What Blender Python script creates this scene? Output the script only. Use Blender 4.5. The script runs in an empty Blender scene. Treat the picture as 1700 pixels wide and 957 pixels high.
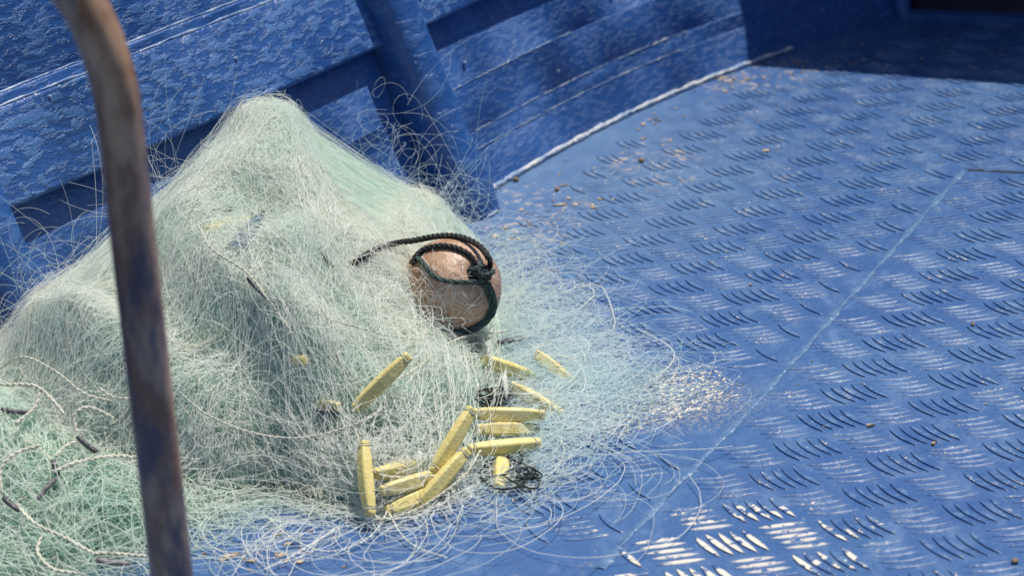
import bpy, bmesh, math, random
import numpy as np
from mathutils import Matrix, Vector

rng = np.random.default_rng(7)
random.seed(7)
scene = bpy.context.scene
col = scene.collection
R_ = math.radians

# ------------------------------------------------------------------ camera
F_PX = 3500.0                      # focal length in pixels of the 1700 px wide photograph
CAM_H = 0.67777                    # metres above the deck
AX = np.array([[0.9934889, -0.1139287, 0.0],      # world = AX @ (right, down, forward)
               [-0.0419663, -0.3659573, 0.9296849],
               [-0.1059178, -0.9236317, -0.3683557]])
CAM_POS = np.array([0.0, 0.0, CAM_H])
cam_data = bpy.data.cameras.new("camera")
cam = bpy.data.objects.new("camera", cam_data)
col.objects.link(cam)
m = Matrix.Identity(4)
for r in range(3):
    m[r][0], m[r][1], m[r][2], m[r][3] = AX[r, 0], -AX[r, 1], -AX[r, 2], CAM_POS[r]
cam.matrix_world = m
cam_data.sensor_width = 36.0
cam_data.lens = F_PX / 1700.0 * 36.0
cam_data.clip_start = 0.02
cam_data.clip_end = 3000.0
cam_data.dof.use_dof = True
cam_data.dof.focus_distance = 1.62
cam_data.dof.aperture_fstop = 9.0
scene.camera = cam

# ------------------------------------------------------------------ sky, sun, exposure
SUN = np.array([0.295, 0.215, 0.93]); SUN /= np.linalg.norm(SUN)
SUN_EL = math.asin(SUN[2]); SUN_AZ = math.atan2(SUN[0], SUN[1])
world = bpy.data.worlds.new("World")
scene.world = world
world.use_nodes = True
wn = world.node_tree
sky_tex = wn.nodes.new("ShaderNodeTexSky")
sky_tex.sky_type = 'NISHITA'
sky_tex.sun_disc = False
sky_tex.sun_elevation = SUN_EL
sky_tex.sun_rotation = SUN_AZ
sky_tex.air_density = 1.0
sky_tex.dust_density = 1.2
wn.nodes["Background"].inputs[1].default_value = 0.095
wn.links.new(sky_tex.outputs[0], wn.nodes["Background"].inputs[0])
sl = bpy.data.lights.new("sun", 'SUN')
sl.energy = 4.8
sl.angle = R_(0.53)
sl.color = (1.0, 0.945, 0.86)
sun = bpy.data.objects.new("sun", sl)
col.objects.link(sun)
sun.rotation_euler = Vector((-SUN[0], -SUN[1], -SUN[2])).to_track_quat('-Z', 'Y').to_euler()
scene.view_settings.view_transform = 'Standard'
scene.view_settings.look = 'None'
scene.view_settings.gamma = 1.0
scene.view_settings.use_curve_mapping = False
scene.view_settings.exposure = 0.0
scene.cycles_curves.subdivisions = 1
scene.cycles.max_bounces = 7


# ------------------------------------------------------------------ helpers: projection
def ray(u, v):
    return AX @ np.array([(u - 850) / F_PX, (v - 478.5) / F_PX, 1.0])

def at(u, v, z=0.0):
    d = ray(u, v); t = (z - CAM_H) / d[2]
    return CAM_POS + d * t

def at_depth(u, v, t):
    return CAM_POS + ray(u, v) * t

def prj(W):
    c = (np.asarray(W, float) - CAM_POS) @ AX
    return np.stack([850 + F_PX * c[..., 0] / c[..., 2], 478.5 + F_PX * c[..., 1] / c[..., 2], c[..., 2]], -1)


# ------------------------------------------------------------------ helpers: objects
def link(o, parent=None):
    col.objects.link(o)
    if parent is not None:
        o.parent = parent
    return o

def tag(o, label=None, cat=None, group=None, kind=None):
    if label: o["label"] = label
    if cat: o["category"] = cat
    if group: o["group"] = group
    if kind: o["kind"] = kind
    return o

def empty(name, loc):
    o = bpy.data.objects.new(name, None)
    o.empty_display_size = 0.02
    o.location = loc
    return link(o)

def mesh_np(name, verts, faces, mat=None, parent=None, smooth=True, loc=None):
    """verts (n,3), faces list or array of equal-length index rows; verts in world space."""
    me = bpy.data.meshes.new(name)
    verts = np.asarray(verts, np.float32)
    if parent is not None and parent.type == 'EMPTY':
        verts = verts - np.array(parent.location, np.float32)
    if loc is not None:
        verts = verts - np.asarray(loc, np.float32)
    if isinstance(faces, np.ndarray):
        k = faces.shape[1]
        me.vertices.add(len(verts)); me.vertices.foreach_set("co", verts.ravel())
        me.loops.add(faces.size); me.loops.foreach_set("vertex_index", faces.ravel().astype(np.int32))
        me.polygons.add(len(faces))
        me.polygons.foreach_set("loop_start", np.arange(0, faces.size, k, dtype=np.int32))
        me.polygons.foreach_set("loop_total", np.full(len(faces), k, np.int32))
        me.update(calc_edges=True)
    else:
        me.from_pydata([tuple(v) for v in verts.tolist()], [], faces)
    me.polygons.foreach_set("use_smooth", np.full(len(me.polygons), smooth))
    if mat: me.materials.append(mat)
    o = bpy.data.objects.new(name, me)
    if loc is not None: o.location = loc
    return link(o, parent)

def frames(P):
    """P (N,n,3) -> tangent, side, up (parallel-transport-free, stable enough for gentle curves)"""
    T = np.gradient(P, axis=1)
    T /= np.linalg.norm(T, axis=2, keepdims=True) + 1e-12
    ref = np.zeros_like(T)
    # reference vector per curve: the axis least aligned with the mean tangent
    mean = np.abs(T).mean(axis=1)
    ax = mean.argmin(axis=1)
    ref[np.arange(len(P)), :, ax] = 1.0
    S = np.cross(T, ref); S /= np.linalg.norm(S, axis=2, keepdims=True) + 1e-12
    U = np.cross(T, S)
    return T, S, U

def tube_geo(P, rad, sides=6, cap=True):
    """P (N,n,3), rad scalar / (N,) / (N,n) -> verts, quads"""
    P = np.asarray(P, float)
    N, n, _ = P.shape
    rad = np.asarray(rad, float)
    if rad.ndim == 0: rad = np.full((N, n), float(rad))
    elif rad.ndim == 1: rad = np.repeat(rad[:, None], n, 1)
    T, S, U = frames(P)
    a = np.arange(sides) * 2 * np.pi / sides
    ring = S[:, :, None, :] * np.cos(a)[None, None, :, None] + U[:, :, None, :] * np.sin(a)[None, None, :, None]
    V = P[:, :, None, :] + ring * rad[:, :, None, None]
    idx = np.arange(N * n * sides).reshape(N, n, sides)
    A = idx[:, :-1, :]; B = idx[:, 1:, :]
    Q = np.stack([A, np.roll(A, -1, 2), np.roll(B, -1, 2), B], -1).reshape(-1, 4)
    return V.reshape(-1, 3), Q

def tube(name, path, rad, mat, parent=None, sides=10, loc=None):
    V, Q = tube_geo(np.asarray(path)[None], np.asarray(rad)[None] if np.ndim(rad) else rad, sides)
    n = len(path)
    F = [tuple(q) for q in Q.tolist()] + [tuple(range(sides - 1, -1, -1)), tuple(range((n - 1) * sides, n * sides))]
    return mesh_np(name, V, F, mat, parent, True, loc)

def spline(P, n=16):
    P = np.asarray(P, float)
    Q = np.vstack([2 * P[0] - P[1], P, 2 * P[-1] - P[-2]])
    out = []
    for i in range(1, len(Q) - 2):
        a, b, c, d = Q[i - 1:i + 3]
        for t in np.arange(n) / n:
            out.append(.5 * (2 * b + (c - a) * t + (2 * a - 5 * b + 4 * c - d) * t * t + (-a + 3 * b - 3 * c + d) * t ** 3))
    out.append(P[-1])
    return np.array(out)

def resample(P, step):
    s = np.r_[0, np.cumsum(np.linalg.norm(np.diff(P, axis=0), axis=1))]
    q = np.linspace(0, s[-1], max(4, int(s[-1] / step)))
    return np.stack([np.interp(q, s, P[:, k]) for k in range(3)], 1)

def strands(name, P, rad, mat, parent):
    """native hair curves: P (N,n,3), rad (N,n) or scalar"""
    N, n, _ = P.shape
    hc = bpy.data.hair_curves.new(name)
    hc.add_curves([n] * N)
    loc = np.array(parent.location) if parent is not None else np.zeros(3)
    hc.position_data.foreach_set("vector", (P - loc).astype(np.float32).ravel())
    at_ = hc.attributes.get("radius") or hc.attributes.new("radius", 'FLOAT', 'POINT')
    rr = np.asarray(rad, np.float32)
    if rr.ndim == 0: rr = np.full((N, n), float(rr), np.float32)
    elif rr.ndim == 1: rr = np.repeat(rr[:, None], n, 1)
    at_.data.foreach_set("value", rr.ravel())
    hc.materials.append(mat)
    o = bpy.data.objects.new(name, hc)
    return link(o, parent)


# ------------------------------------------------------------------ helpers: materials
class NT:
    def __init__(self, name):
        self.mat = bpy.data.materials.new(name)
        self.mat.use_nodes = True
        self.nt = self.mat.node_tree
        self.b = self.nt.nodes["Principled BSDF"]
        self.out = self.nt.nodes["Material Output"]
    def n(self, t, **kw):
        x = self.nt.nodes.new(t)
        for k, v in kw.items(): setattr(x, k, v)
        return x
    def l(self, a, b): self.nt.links.new(a, b)
    def set(self, node, **kw):
        for k, v in kw.items():
            s = node.inputs[k.replace('_', ' ')]
            if isinstance(v, bpy.types.NodeSocket): self.l(v, s)
            else: s.default_value = v
    def pos(self):
        g = self.n("ShaderNodeNewGeometry"); return g.outputs["Position"]
    def noise(self, vec, scale, detail=3.0, rough=0.55, dist=0.0, mul=None):
        if mul is not None:
            mp = self.n("ShaderNodeMapping"); mp.inputs["Scale"].default_value = mul
            self.l(vec, mp.inputs[0]); vec = mp.outputs[0]
        x = self.n("ShaderNodeTexNoise")
        self.set(x, Vector=vec, Scale=scale, Detail=detail, Roughness=rough, Distortion=dist)
        return x.outputs["Fac"]
    def ramp(self, fac, a, b, lo=0.0, hi=1.0):
        x = self.n("ShaderNodeMapRange"); x.interpolation_type = 'SMOOTHSTEP'
        self.l(fac, x.inputs[0])
        for i, v in zip((1, 2, 3, 4), (a, b, lo, hi)): x.inputs[i].default_value = v
        return x.outputs[0]
    def math(self, op, a, b=0.0, clamp=False):
        x = self.n("ShaderNodeMath", operation=op); x.use_clamp = clamp
        for i, v in enumerate((a, b)):
            if isinstance(v, bpy.types.NodeSocket): self.l(v, x.inputs[i])
            else: x.inputs[i].default_value = v
        return x.outputs[0]
    def mix(self, fac, a, b):
        x = self.n("ShaderNodeMix", data_type='RGBA')
        for i, v in ((0, fac), (6, a), (7, b)):
            if isinstance(v, bpy.types.NodeSocket): self.l(v, x.inputs[i])
            else: x.inputs[i].default_value = v if i == 0 else (*v, 1.0)
        return x.outputs[2]
    def blob(self, pos, c, radii):
        """1 inside an ellipse round c fading to 0 at its rim"""
        x = self.n("ShaderNodeVectorMath", operation='SUBTRACT'); self.l(pos, x.inputs[0]); x.inputs[1].default_value = c
        y = self.n("ShaderNodeVectorMath", operation='DIVIDE'); self.l(x.outputs[0], y.inputs[0]); y.inputs[1].default_value = radii
        z = self.n("ShaderNodeVectorMath", operation='LENGTH'); self.l(y.outputs[0], z.inputs[0])
        return self.ramp(z.outputs["Value"], 1.0, 0.25)
    def bump(self, h, dist, strength=1.0, normal=None):
        x = self.n("ShaderNodeBump"); self.set(x, Height=h, Distance=dist, Strength=strength)
        if normal is not None: self.l(normal, x.inputs["Normal"])
        return x.outputs[0]

def simple(name, c, rough=0.5, spec=0.5, var=0.15, scale=60, bump=0.0, bscale=200, c2=None):
    k = NT(name); p = k.pos()
    f = k.noise(p, scale, 4)
    c2 = c2 or tuple(x * (1 - 2 * var) for x in c)
    k.set(k.b, Base_Color=k.mix(k.ramp(f, .3, .7), c2, c), Roughness=rough, Specular_IOR_Level=spec)
    if bump: k.set(k.b, Normal=k.bump(k.noise(p, bscale, 3), bump))
    return k.mat

BLUE = (0.028, 0.102, 0.315)
BLUE_D = (0.022, 0.082, 0.262)
CREAM = (0.72, 0.66, 0.55)

def hull_paint(name, coarse=95.0, amp=0.0016, rough=0.36, sheen=.55, thr=.52):
    """thick brushed marine paint, sun sheen mixed into its colour in patches"""
    k = NT(name); p = k.pos()
    big = k.noise(p, 9, 4, .6)
    c = k.mix(k.ramp(big, .3, .75), BLUE_D, BLUE)
    # brushed-on globs: plateaus with soft rims, stretched along the planks
    rot = k.n("ShaderNodeVectorRotate"); rot.rotation_type = 'Z_AXIS'; rot.inputs["Angle"].default_value = -.90; k.l(p, rot.inputs["Vector"])
    h1 = k.noise(rot.outputs[0], coarse, 4, .62, .35, (.55, 1.0, 1.25))
    h2 = k.noise(p, coarse * 3.0, 2, .5)
    area = k.noise(p, 15, 3, .6)
    lvl = k.math('ADD', h1, k.math('MULTIPLY', area, .14))
    glob = k.ramp(lvl, thr + .06, thr + .105)
    c = k.mix(k.math('MULTIPLY', glob, sheen), c, (0.100, 0.222, 0.450))  # lighter colour on the globs paints in sun sheen
    flk = k.math('MULTIPLY', k.ramp(k.noise(p, 260, 3, .6), .70, .74), k.ramp(k.noise(p, 22, 2), .55, .63))
    c = k.mix(flk, c, (0.42, 0.47, 0.52))
    k.set(k.b, Base_Color=c, Roughness=k.ramp(glob, 0, 1, rough, rough + .10), Specular_IOR_Level=0.5)
    h = k.math('ADD', k.math('ADD', h1, k.math('MULTIPLY', glob, .16)), k.math('MULTIPLY', h2, .16))
    k.set(k.b, Normal=k.bump(h, amp * 3.0, 1.0))
    return k.mat

M_HULL = hull_paint("hull_paint", 150.0, 0.0005, .36, .20, .52)
M_BAND = hull_paint("band_paint", 105.0, 0.0009, .30, .50, .515)
M_RIB = hull_paint("rib_paint", 60.0, 0.0006, .32, .25, .52)

def deck_paint(name):
    k = NT(name); p = k.pos()
    sep = k.n("ShaderNodeSeparateXYZ"); k.l(p, sep.inputs[0]); z = sep.outputs[2]
    big = k.noise(p, 6, 4, .6)
    c = k.mix(k.ramp(big, .3, .7), (0.033, 0.096, 0.266), (0.046, 0.123, 0.290))
    # chalky scuffs and fine scratches
    scuff = k.noise(p, 45, 6, .7, .6, (1.0, .55, 1))
    c = k.mix(k.math('MULTIPLY', k.ramp(scuff, .46, .72), .38), c, (0.140, 0.240, 0.400))
    scr = k.noise(p, 120, 5, .75, 1.2, (.35, 1.6, 1))
    c = k.mix(k.math('MULTIPLY', k.ramp(scr, .60, .70), .40), c, (0.23, 0.31, 0.41))
    paler_area = k.blob(p, (.10, 1.98, 0), (.24, .38, 1))  # paler broad area of deck by the wall
    c = k.mix(k.math('MULTIPLY', paler_area, .40), c, (0.140, 0.235, 0.370))
    dirt = k.noise(p, 17, 5, .65)
    c = k.mix(k.math('MULTIPLY', k.ramp(dirt, .52, .74), .42), c, (0.033, 0.085, 0.235))
    c = k.mix(k.math('MULTIPLY', k.math('MULTIPLY', k.ramp(z, .0003, .0008), k.ramp(k.noise(p, 70, 4, .7), .48, .62)), .38), c, (0.21, 0.32, 0.46))  # pale raised tops: scuffed paint, with bar glints painted in
    # small flakes lost all over, more on raised tops
    top = k.ramp(z, .0004, .0010)
    fine = k.noise(p, 420, 3, .65)
    spread = k.noise(p, 24, 3, .6)
    f0 = k.math('MULTIPLY', k.ramp(fine, .64, .67), k.ramp(spread, .47, .60))
    f1 = k.math('MULTIPLY', k.math('MULTIPLY', k.ramp(fine, .58, .61), k.ramp(spread, .51, .60)), top)
    flakes = k.math('MAXIMUM', k.math('MULTIPLY', f0, .55), f1)
    # bars worn to the primer near the front edge
    wz = k.blob(p, (0.112, 1.205, 0.0), (.175, .110, 1))
    wz2 = k.blob(p, (0.02, 1.265, 0.0), (.12, .045, 1))
    reg = k.math('MAXIMUM', wz, k.math('MULTIPLY', wz2, .62))
    brk = k.noise(p, 105, 4, .6, .4)
    f2 = k.ramp(k.math('ADD', k.math('MULTIPLY', reg, .40), k.math('MULTIPLY', brk, .95)), .79, .82)
    f2 = k.math('MULTIPLY', f2, top)
    # patch flaked to bare metal
    pz = k.math('MAXIMUM', k.blob(p, (.112, 1.455, 0), (.095, .105, 1)), k.math('MULTIPLY', k.blob(p, (.065, 1.415, 0), (.06, .05, 1)), .95))
    brk2 = k.noise(p, 260, 5, .72, .9)
    f3 = k.ramp(k.math('ADD', k.math('MULTIPLY', pz, .20), k.math('MULTIPLY', brk2, .80)), .60, .63)
    f3 = k.math('MULTIPLY', f3, k.ramp(pz, .02, .3))
    # rubbed tan stains by the wall and on scattered bars
    st = k.noise(p, 13, 3, .6, .3)
    tanm = k.math('MULTIPLY', k.ramp(st, .66, .74), k.ramp(k.noise(p, 120, 4, .7), .47, .60))
    stw = k.math('MAXIMUM', k.blob(p, (.155, 2.00, 0), (.06, .11, 1)), k.blob(p, (.30, 2.27, 0), (.10, .09, 1)))
    stw = k.math('MAXIMUM', stw, k.blob(p, (.03, 1.90, 0), (.07, .12, 1)))
    stm = k.math('MULTIPLY', k.ramp(stw, .05, .5), k.ramp(k.noise(p, 75, 5, .7, .9), .56, .60))
    c = k.mix(k.math('MULTIPLY', tanm, .55), c, (.42, .36, .24))
    c = k.mix(k.math('MULTIPLY', stm, .6), c, (.55, .46, .36))
    dusty = k.blob(p, (.118, 1.43, 0), (.085, .06, 1))
    c = k.mix(k.math('MULTIPLY', k.math('MULTIPLY', dusty, k.ramp(k.noise(p, 300, 3), .45, .62)), .7), c, (.30, .30, .28))
    w = k.math('MAXIMUM', k.math('MAXIMUM', flakes, f2), f3)
    c = k.mix(w, c, CREAM)
    k.set(k.b, Base_Color=c, Roughness=k.math('ADD', k.ramp(scuff, .35, .75, .40, .58), k.math('MULTIPLY', w, .2), True),
          Specular_IOR_Level=.45)
    h = k.math('ADD', k.noise(p, 60, 4, .6), k.math('MULTIPLY', k.noise(p, 330, 2), .18))
    h = k.math('ADD', h, k.math('MULTIPLY', w, -.22))
    k.set(k.b, Normal=k.bump(h, .0016))
    return k.mat

M_DECK = deck_paint("deck_paint")
M_SEAM = simple("seam_sealant", (0.12, 0.21, 0.36), .35, .5, .2, 90, .002, 140, (0.065, 0.15, 0.31))
M_BEAD = simple("joint_sealant_glare", (0.62, 0.63, 0.62), .35, .6, .2, 45, .003, 160, (0.22, 0.33, 0.52))  # real bead, its sun glare put into the pale colour
M_GLINT_BOLT = simple("glint_bolt_paint", (0.40, 0.48, 0.58), .32, .6, .2, 55, .001, 160, (0.05, 0.14, 0.36))  # pale tone for the painted glints, shared by the bolt heads
M_DARK = simple("dark_bilge", (0.012, 0.014, 0.03), .6)
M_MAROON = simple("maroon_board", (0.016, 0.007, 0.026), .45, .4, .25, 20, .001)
M_SHADEBLUE = hull_paint("inner_paint", 60.0, 0.0008, 0.40, .25)

def strand_mat(name, c, c2, transl=.45, rough=.32, scale=14):
    k = NT(name); p = k.pos()
    f = k.ramp(k.noise(p, scale, 3, .6), .33, .67)
    colr = k.mix(f, c2, c)
    k.set(k.b, Base_Color=colr, Roughness=rough, Specular_IOR_Level=.55)
    tr = k.n("ShaderNodeBsdfTranslucent"); k.l(colr, tr.inputs[0])
    mx = k.n("ShaderNodeMixShader"); mx.inputs[0].default_value = transl
    k.l(k.b.outputs[0], mx.inputs[1]); k.l(tr.outputs[0], mx.inputs[2])
    k.l(mx.outputs[0], k.out.inputs[0])
    return k.mat

M_FINE = strand_mat("monofilament_pale", (0.93, 0.95, 0.87), (0.83, 0.92, 0.83), .5)
M_MINT = strand_mat("monofilament_mint", (0.68, 0.90, 0.78), (0.52, 0.80, 0.69), .5)
M_WHITE = strand_mat("monofilament_white", (0.92, 0.92, 0.86), (0.80, 0.84, 0.78), .25)
M_TWINE = strand_mat("twine_cream", (0.74, 0.72, 0.60), (0.58, 0.58, 0.46), .12, .6, 60)
M_SAGE = strand_mat("monofilament_sage", (0.46, 0.63, 0.51), (0.32, 0.50, 0.41), .4)
M_LOOSE = strand_mat("monofilament_clear", (0.80, 0.90, 0.90), (0.62, 0.80, 0.82), .4, .25)

def core_mat():
    k = NT("net_packed"); p = k.pos()
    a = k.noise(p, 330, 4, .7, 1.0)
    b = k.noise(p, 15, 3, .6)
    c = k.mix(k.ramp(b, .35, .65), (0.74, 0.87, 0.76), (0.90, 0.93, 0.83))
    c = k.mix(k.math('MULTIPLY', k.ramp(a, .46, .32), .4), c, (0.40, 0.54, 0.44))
    k.set(k.b, Base_Color=c, Roughness=.7, Specular_IOR_Level=.2)
    k.set(k.b, Normal=k.bump(a, .006))
    return k.mat
M_CORE = core_mat()
M_CORK = simple("float_yellow", (0.80, 0.69, 0.29), .42, .45, .10, 160, .0006, 420, (0.72, 0.59, 0.21))
M_CORK2 = simple("float_pale_yellow", (0.78, 0.70, 0.38), .45, .4, .10, 160, .0006, 420, (0.62, 0.51, 0.20))
M_LEAD = simple("lead_grey", (0.11, 0.11, 0.12), .42, .5, .3, 220, .0012, 380, (0.05, 0.05, 0.055))
M_LEAD2 = simple("lead_pale", (0.30, 0.27, 0.27), .5, .4, .25, 220, .001, 380)
M_ROPE = simple("rope_black", (0.016, 0.021, 0.022), .45, .5, .3, 300, .001, 900)
M_LASH = simple("lashing_grey_green", (0.050, 0.095, 0.090), .5, .4, .3, 300, .001, 900)
M_BLACKTW = simple("twine_dark", (0.022, 0.034, 0.032), .6, .3, .3, 300)
M_NETGAP = simple("net_gap_blue", (0.05, 0.13, 0.20), .5, .4, .3, 200)
M_PEB = simple("pebble_tan", (0.36, 0.25, 0.14), .7, .3, .3, 500)
M_DEBRIS = simple("debris_cream", (0.66, 0.55, 0.42), .8, .2, .35, 120, 0, 0, (0.34, 0.22, 0.10))

def ball_mat():
    k = NT("float_brown"); p = k.pos()
    a = k.noise(p, 26, 5, .65, .4)
    c = k.mix(k.ramp(a, .32, .68), (0.33, 0.175, 0.100), (0.60, 0.40, 0.275))
    s1 = k.noise(p, 210, 4, .7, .6, (1, .35, 1.4))
    c = k.mix(k.math('MULTIPLY', k.ramp(s1, .57, .66), .55), c, (0.80, 0.68, 0.58))
    s2 = k.noise(p, 380, 3, .6)
    c = k.mix(k.math('MULTIPLY', k.ramp(s2, .62, .70), .6), c, (0.16, 0.075, 0.05))
    k.set(k.b, Base_Color=c, Roughness=k.ramp(a, .3, .7, .32, .52), Specular_IOR_Level=.5)
    k.set(k.b, Normal=k.bump(k.math('ADD', k.noise(p, 70, 4), k.math('MULTIPLY', s1, .3)), .0014))
    return k.mat
M_BALL = ball_mat()

def rail_mat():
    k = NT("rail_rust"); p = k.pos()
    a = k.noise(p, 26, 5, .65, .3, (1, 1, .30))
    b = k.noise(p, 75, 4, .65, 0, (1, 1, .35))
    c = k.mix(k.ramp(b, .35, .68), (0.27, 0.130, 0.068), (0.60, 0.36, 0.21))
    m_ = k.ramp(k.math('ADD', a, k.math('MULTIPLY', b, .25)), .60, .72)
    c = k.mix(k.math('MULTIPLY', m_, .75), c, (0.030, 0.042, 0.085))
    k.set(k.b, Base_Color=c, Roughness=k.ramp(b, .3, .7, .22, .34), Metallic=.2, Specular_IOR_Level=.55)
    k.set(k.b, Normal=k.bump(b, .0005))
    return k.mat
M_RAIL = rail_mat()

# ================================================================== SETTING: the hull
BASE = spline(np.array([(-.95, .767, 0), (-.65, 1.153, 0), (-.5, 1.346, 0), (-.345, 1.545, 0), (-.19, 1.745, 0), (-.045, 1.93, 0),
                        (.046, 2.062, 0), (.116, 2.150, 0), (.189, 2.227, 0), (.265, 2.295, 0), (.34, 2.352, 0), (.43, 2.408, 0),
                        (.6, 2.50, 0), (.9, 2.64, 0)]), 20)
i_org = BASE[20].copy()
BASE = resample(BASE, .01)
for _ in range(3):
    pad = np.vstack([BASE[0] + (BASE[0] - BASE[1:9])[::-1], BASE, BASE[-1] + (BASE[-1] - BASE[-9:-1])[::-1]])
    BASE = np.stack([np.convolve(pad[:, k], np.ones(17) / 17, 'valid') for k in range(3)], 1)
BS = np.r_[0, np.cumsum(np.linalg.norm(np.diff(BASE, axis=0), axis=1))]
Q0 = float(BS[np.linalg.norm(BASE - i_org, axis=1).argmin()])      # where q = 0
FLARE = math.tan(R_(18.5))
def wbase(q):
    q = np.asarray(q, float) + Q0
    return np.stack([np.interp(q, BS, BASE[:, 0]), np.interp(q, BS, BASE[:, 1])], -1)
def wnout(q):
    t = wbase(np.asarray(q) + .03) - wbase(np.asarray(q) - .03)
    t = t / np.linalg.norm(t, axis=-1, keepdims=True)
    return np.stack([-t[..., 1], t[..., 0]], -1)
def wall(q, z, d=0.0):
    """point on the inner hull face: q along it, z height of the foot of d, d standing proud"""
    q, z, d = np.broadcast_arrays(np.asarray(q, float), np.asarray(z, float), np.asarray(d, float))
    n = wnout(q)
    b = wbase(q) + n * (FLARE * z - d * .948)[..., None]
    return np.concatenate([b, (z + d * .317)[..., None]], -1)

def strip(name, q0, q1, prof, mat, parent=None, nq=60, closed=True, wav=0.0):
    """sweep a closed (z,d) profile along the hull"""
    prof = np.asarray(prof, float)
    q = np.linspace(q0, q1, nq)
    n = len(prof)
    jit = rng.normal(0, wav, (nq, n)) if wav else 0
    if wav:
        for _ in range(2): jit = (jit + np.roll(jit, 1, 0) + np.roll(jit, -1, 0)) / 2
    V = wall(q[:, None], prof[None, :, 0], prof[None, :, 1] + jit)
    idx = np.arange(nq * n).reshape(nq, n)
    A, B = idx[:-1], idx[1:]
    Qd = np.stack([A, B, np.roll(B, -1, 1), np.roll(A, -1, 1)], -1).reshape(-1, 4)
    F = [tuple(x) for x in Qd.tolist()] + [tuple(idx[0].tolist()), tuple(idx[-1][::-1].tolist())]
    return mesh_np(name, V.reshape(-1, 3), F, mat, parent, True)

def rounded(z0, z1, d0, d1, r, n=4, r2=None):
    """closed profile: back at d0, face at d1, face corners rounded by r (bottom) and r2 (top)"""
    r2 = r if r2 is None else r2
    P = [(z0, d0)]
    for a in np.linspace(0, np.pi / 2, n + 1): P.append((z0 + r - r * math.cos(a), d1 - r + r * math.sin(a)))
    for a in np.linspace(0, np.pi / 2, n + 1): P.append((z1 - r2 + r2 * math.sin(a), d1 - r2 + r2 * math.cos(a)))
    P.append((z1, d0))
    return P

hull = empty("hull_side", (0, 1.9, 0))
tag(hull, kind="structure")
QA, QB = -.3, 2.0
# lower strakes between deck and band: each plank a piece
strip("plank", QA, QB, rounded(-.03, .0400, -.03, .0040, .0014), M_HULL, hull, 150, wav=.0002)
strip("plank", QA, QB, rounded(.0388, .0560, -.03, .0026, .0013), M_HULL, hull, 150, wav=.0002)
strip("plank", QA, QB, rounded(.0548, .1000, -.03, .0012, .0011), M_HULL, hull, 150, wav=.0002)
strip("plank", QA, QB, rounded(.0990, .1720, -.03, .0000, .0010), M_HULL, hull, 150, wav=.0002)
# thick inner band, then two stepped-back ledges
strip("band", QA, QB, rounded(.1655, .2395, -.012, .0150, .0040, 5, .0050), M_BAND, hull, 150, wav=.0002)
strip("moulding", QA, QB, rounded(.2330, .2492, -.012, .0098, .003, 5, .0040), M_RIB, hull, 150, wav=.0003)
strip("upper_plank", QA, QB, rounded(.2440, .4200, -.02, .0050, .004), M_BAND, hull, 150, wav=.0006)
strip("gunwale", QA, QB, rounded(.4205, .4600, -.06, .0450, .012), M_RIB, hull, 120)
# pale tubes: painted glints and ledge wear; then caulked joint along the deck
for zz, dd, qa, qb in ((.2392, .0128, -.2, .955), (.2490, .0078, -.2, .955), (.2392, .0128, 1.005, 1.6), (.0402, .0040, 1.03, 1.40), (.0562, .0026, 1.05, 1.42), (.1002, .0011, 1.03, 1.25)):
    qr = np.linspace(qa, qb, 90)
    tube("glint_ridge", wall(qr, zz + rng.normal(0, .00025, 90), dd), (np.abs(.0009 + rng.normal(0, .0004, 90)) + .0002) * (1.0 if zz > .2 else .6), M_GLINT_BOLT, hull, 5)
qq = np.linspace(.99, 1.565, 130)
jp = wall(qq, .0015, .0052) + rng.normal(0, .00035, (130, 3))
tube("joint_bead", jp, .0026 + .0006 * np.sin(np.arange(130) * .7) + rng.normal(0, .0003, 130), M_BEAD, hull, 8)

def rib(q, w, depth, ztop, mat, name="rib", label=None):
    """half-round frame running up the hull"""
    zz = np.linspace(-.012, ztop, 26)
    prof = []
    for a in np.linspace(0, np.pi, 13):
        prof.append((-math.cos(a) * w / 2, -.01 if a in (0, np.pi) else (math.sin(a) ** .42) * depth))
    prof = np.array(prof)
    # hull bilge: the rib swells outward at the foot
    swell = 1 + .10 * np.exp(-((zz - .02) / .03) ** 2)
    V = np.stack([wall(q + prof[:, 0] * s_, z_, prof[:, 1] * s_) for z_, s_ in zip(zz, swell)])
    n = len(prof)
    idx = np.arange(V.shape[0] * n).reshape(-1, n)
    A, B = idx[:-1], idx[1:]
    Qd = np.stack([A, np.roll(A, -1, 1), np.roll(B, -1, 1), B], -1).reshape(-1, 4)
    o = mesh_np(name, V.reshape(-1, 3), [tuple(x) for x in Qd.tolist()] + [tuple(idx[-1].tolist())], mat, hull, True)
    return o
rib(.980, .052, .043, .425, M_RIB)
rib(.452, .052, .043, .425, M_RIB)
rib(-.08, .052, .043, .425, M_RIB)
rib(1.735, .018, .020, .425, M_SHADEBLUE)
rib(1.80, .018, .020, .425, M_SHADEBLUE)
# painted bead at the foot of the ribs
for q in (.980, .452):
    a = np.linspace(-.2, np.pi + .2, 24)
    fp = wall(q - np.cos(a) * .0285, .001, np.sin(a) * .048) * np.array([1, 1, 0]) + np.array([0, 0, .0018])
    tube("joint_bead", fp, .0022, M_BEAD, hull, 6)

for u_q, z_, r_ in ((1.075, .118, .0022), (.565, .232, .0020), (1.21, .070, .0018), (.77, .205, .0020), (.985, .205, .0018), (1.33, .120, .0020)):
    bm = bmesh.new(); bmesh.ops.create_icosphere(bm, subdivisions=2, radius=r_)
    me = bpy.data.meshes.new("bolt_head"); bm.to_mesh(me); bm.free(); me.materials.append(M_GLINT_BOLT)
    o = bpy.data.objects.new("bolt_head", me); o.location = tuple(wall(u_q, z_, .015 if z_ > .17 else .002) - np.array(hull.location)); link(o, hull)

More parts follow.
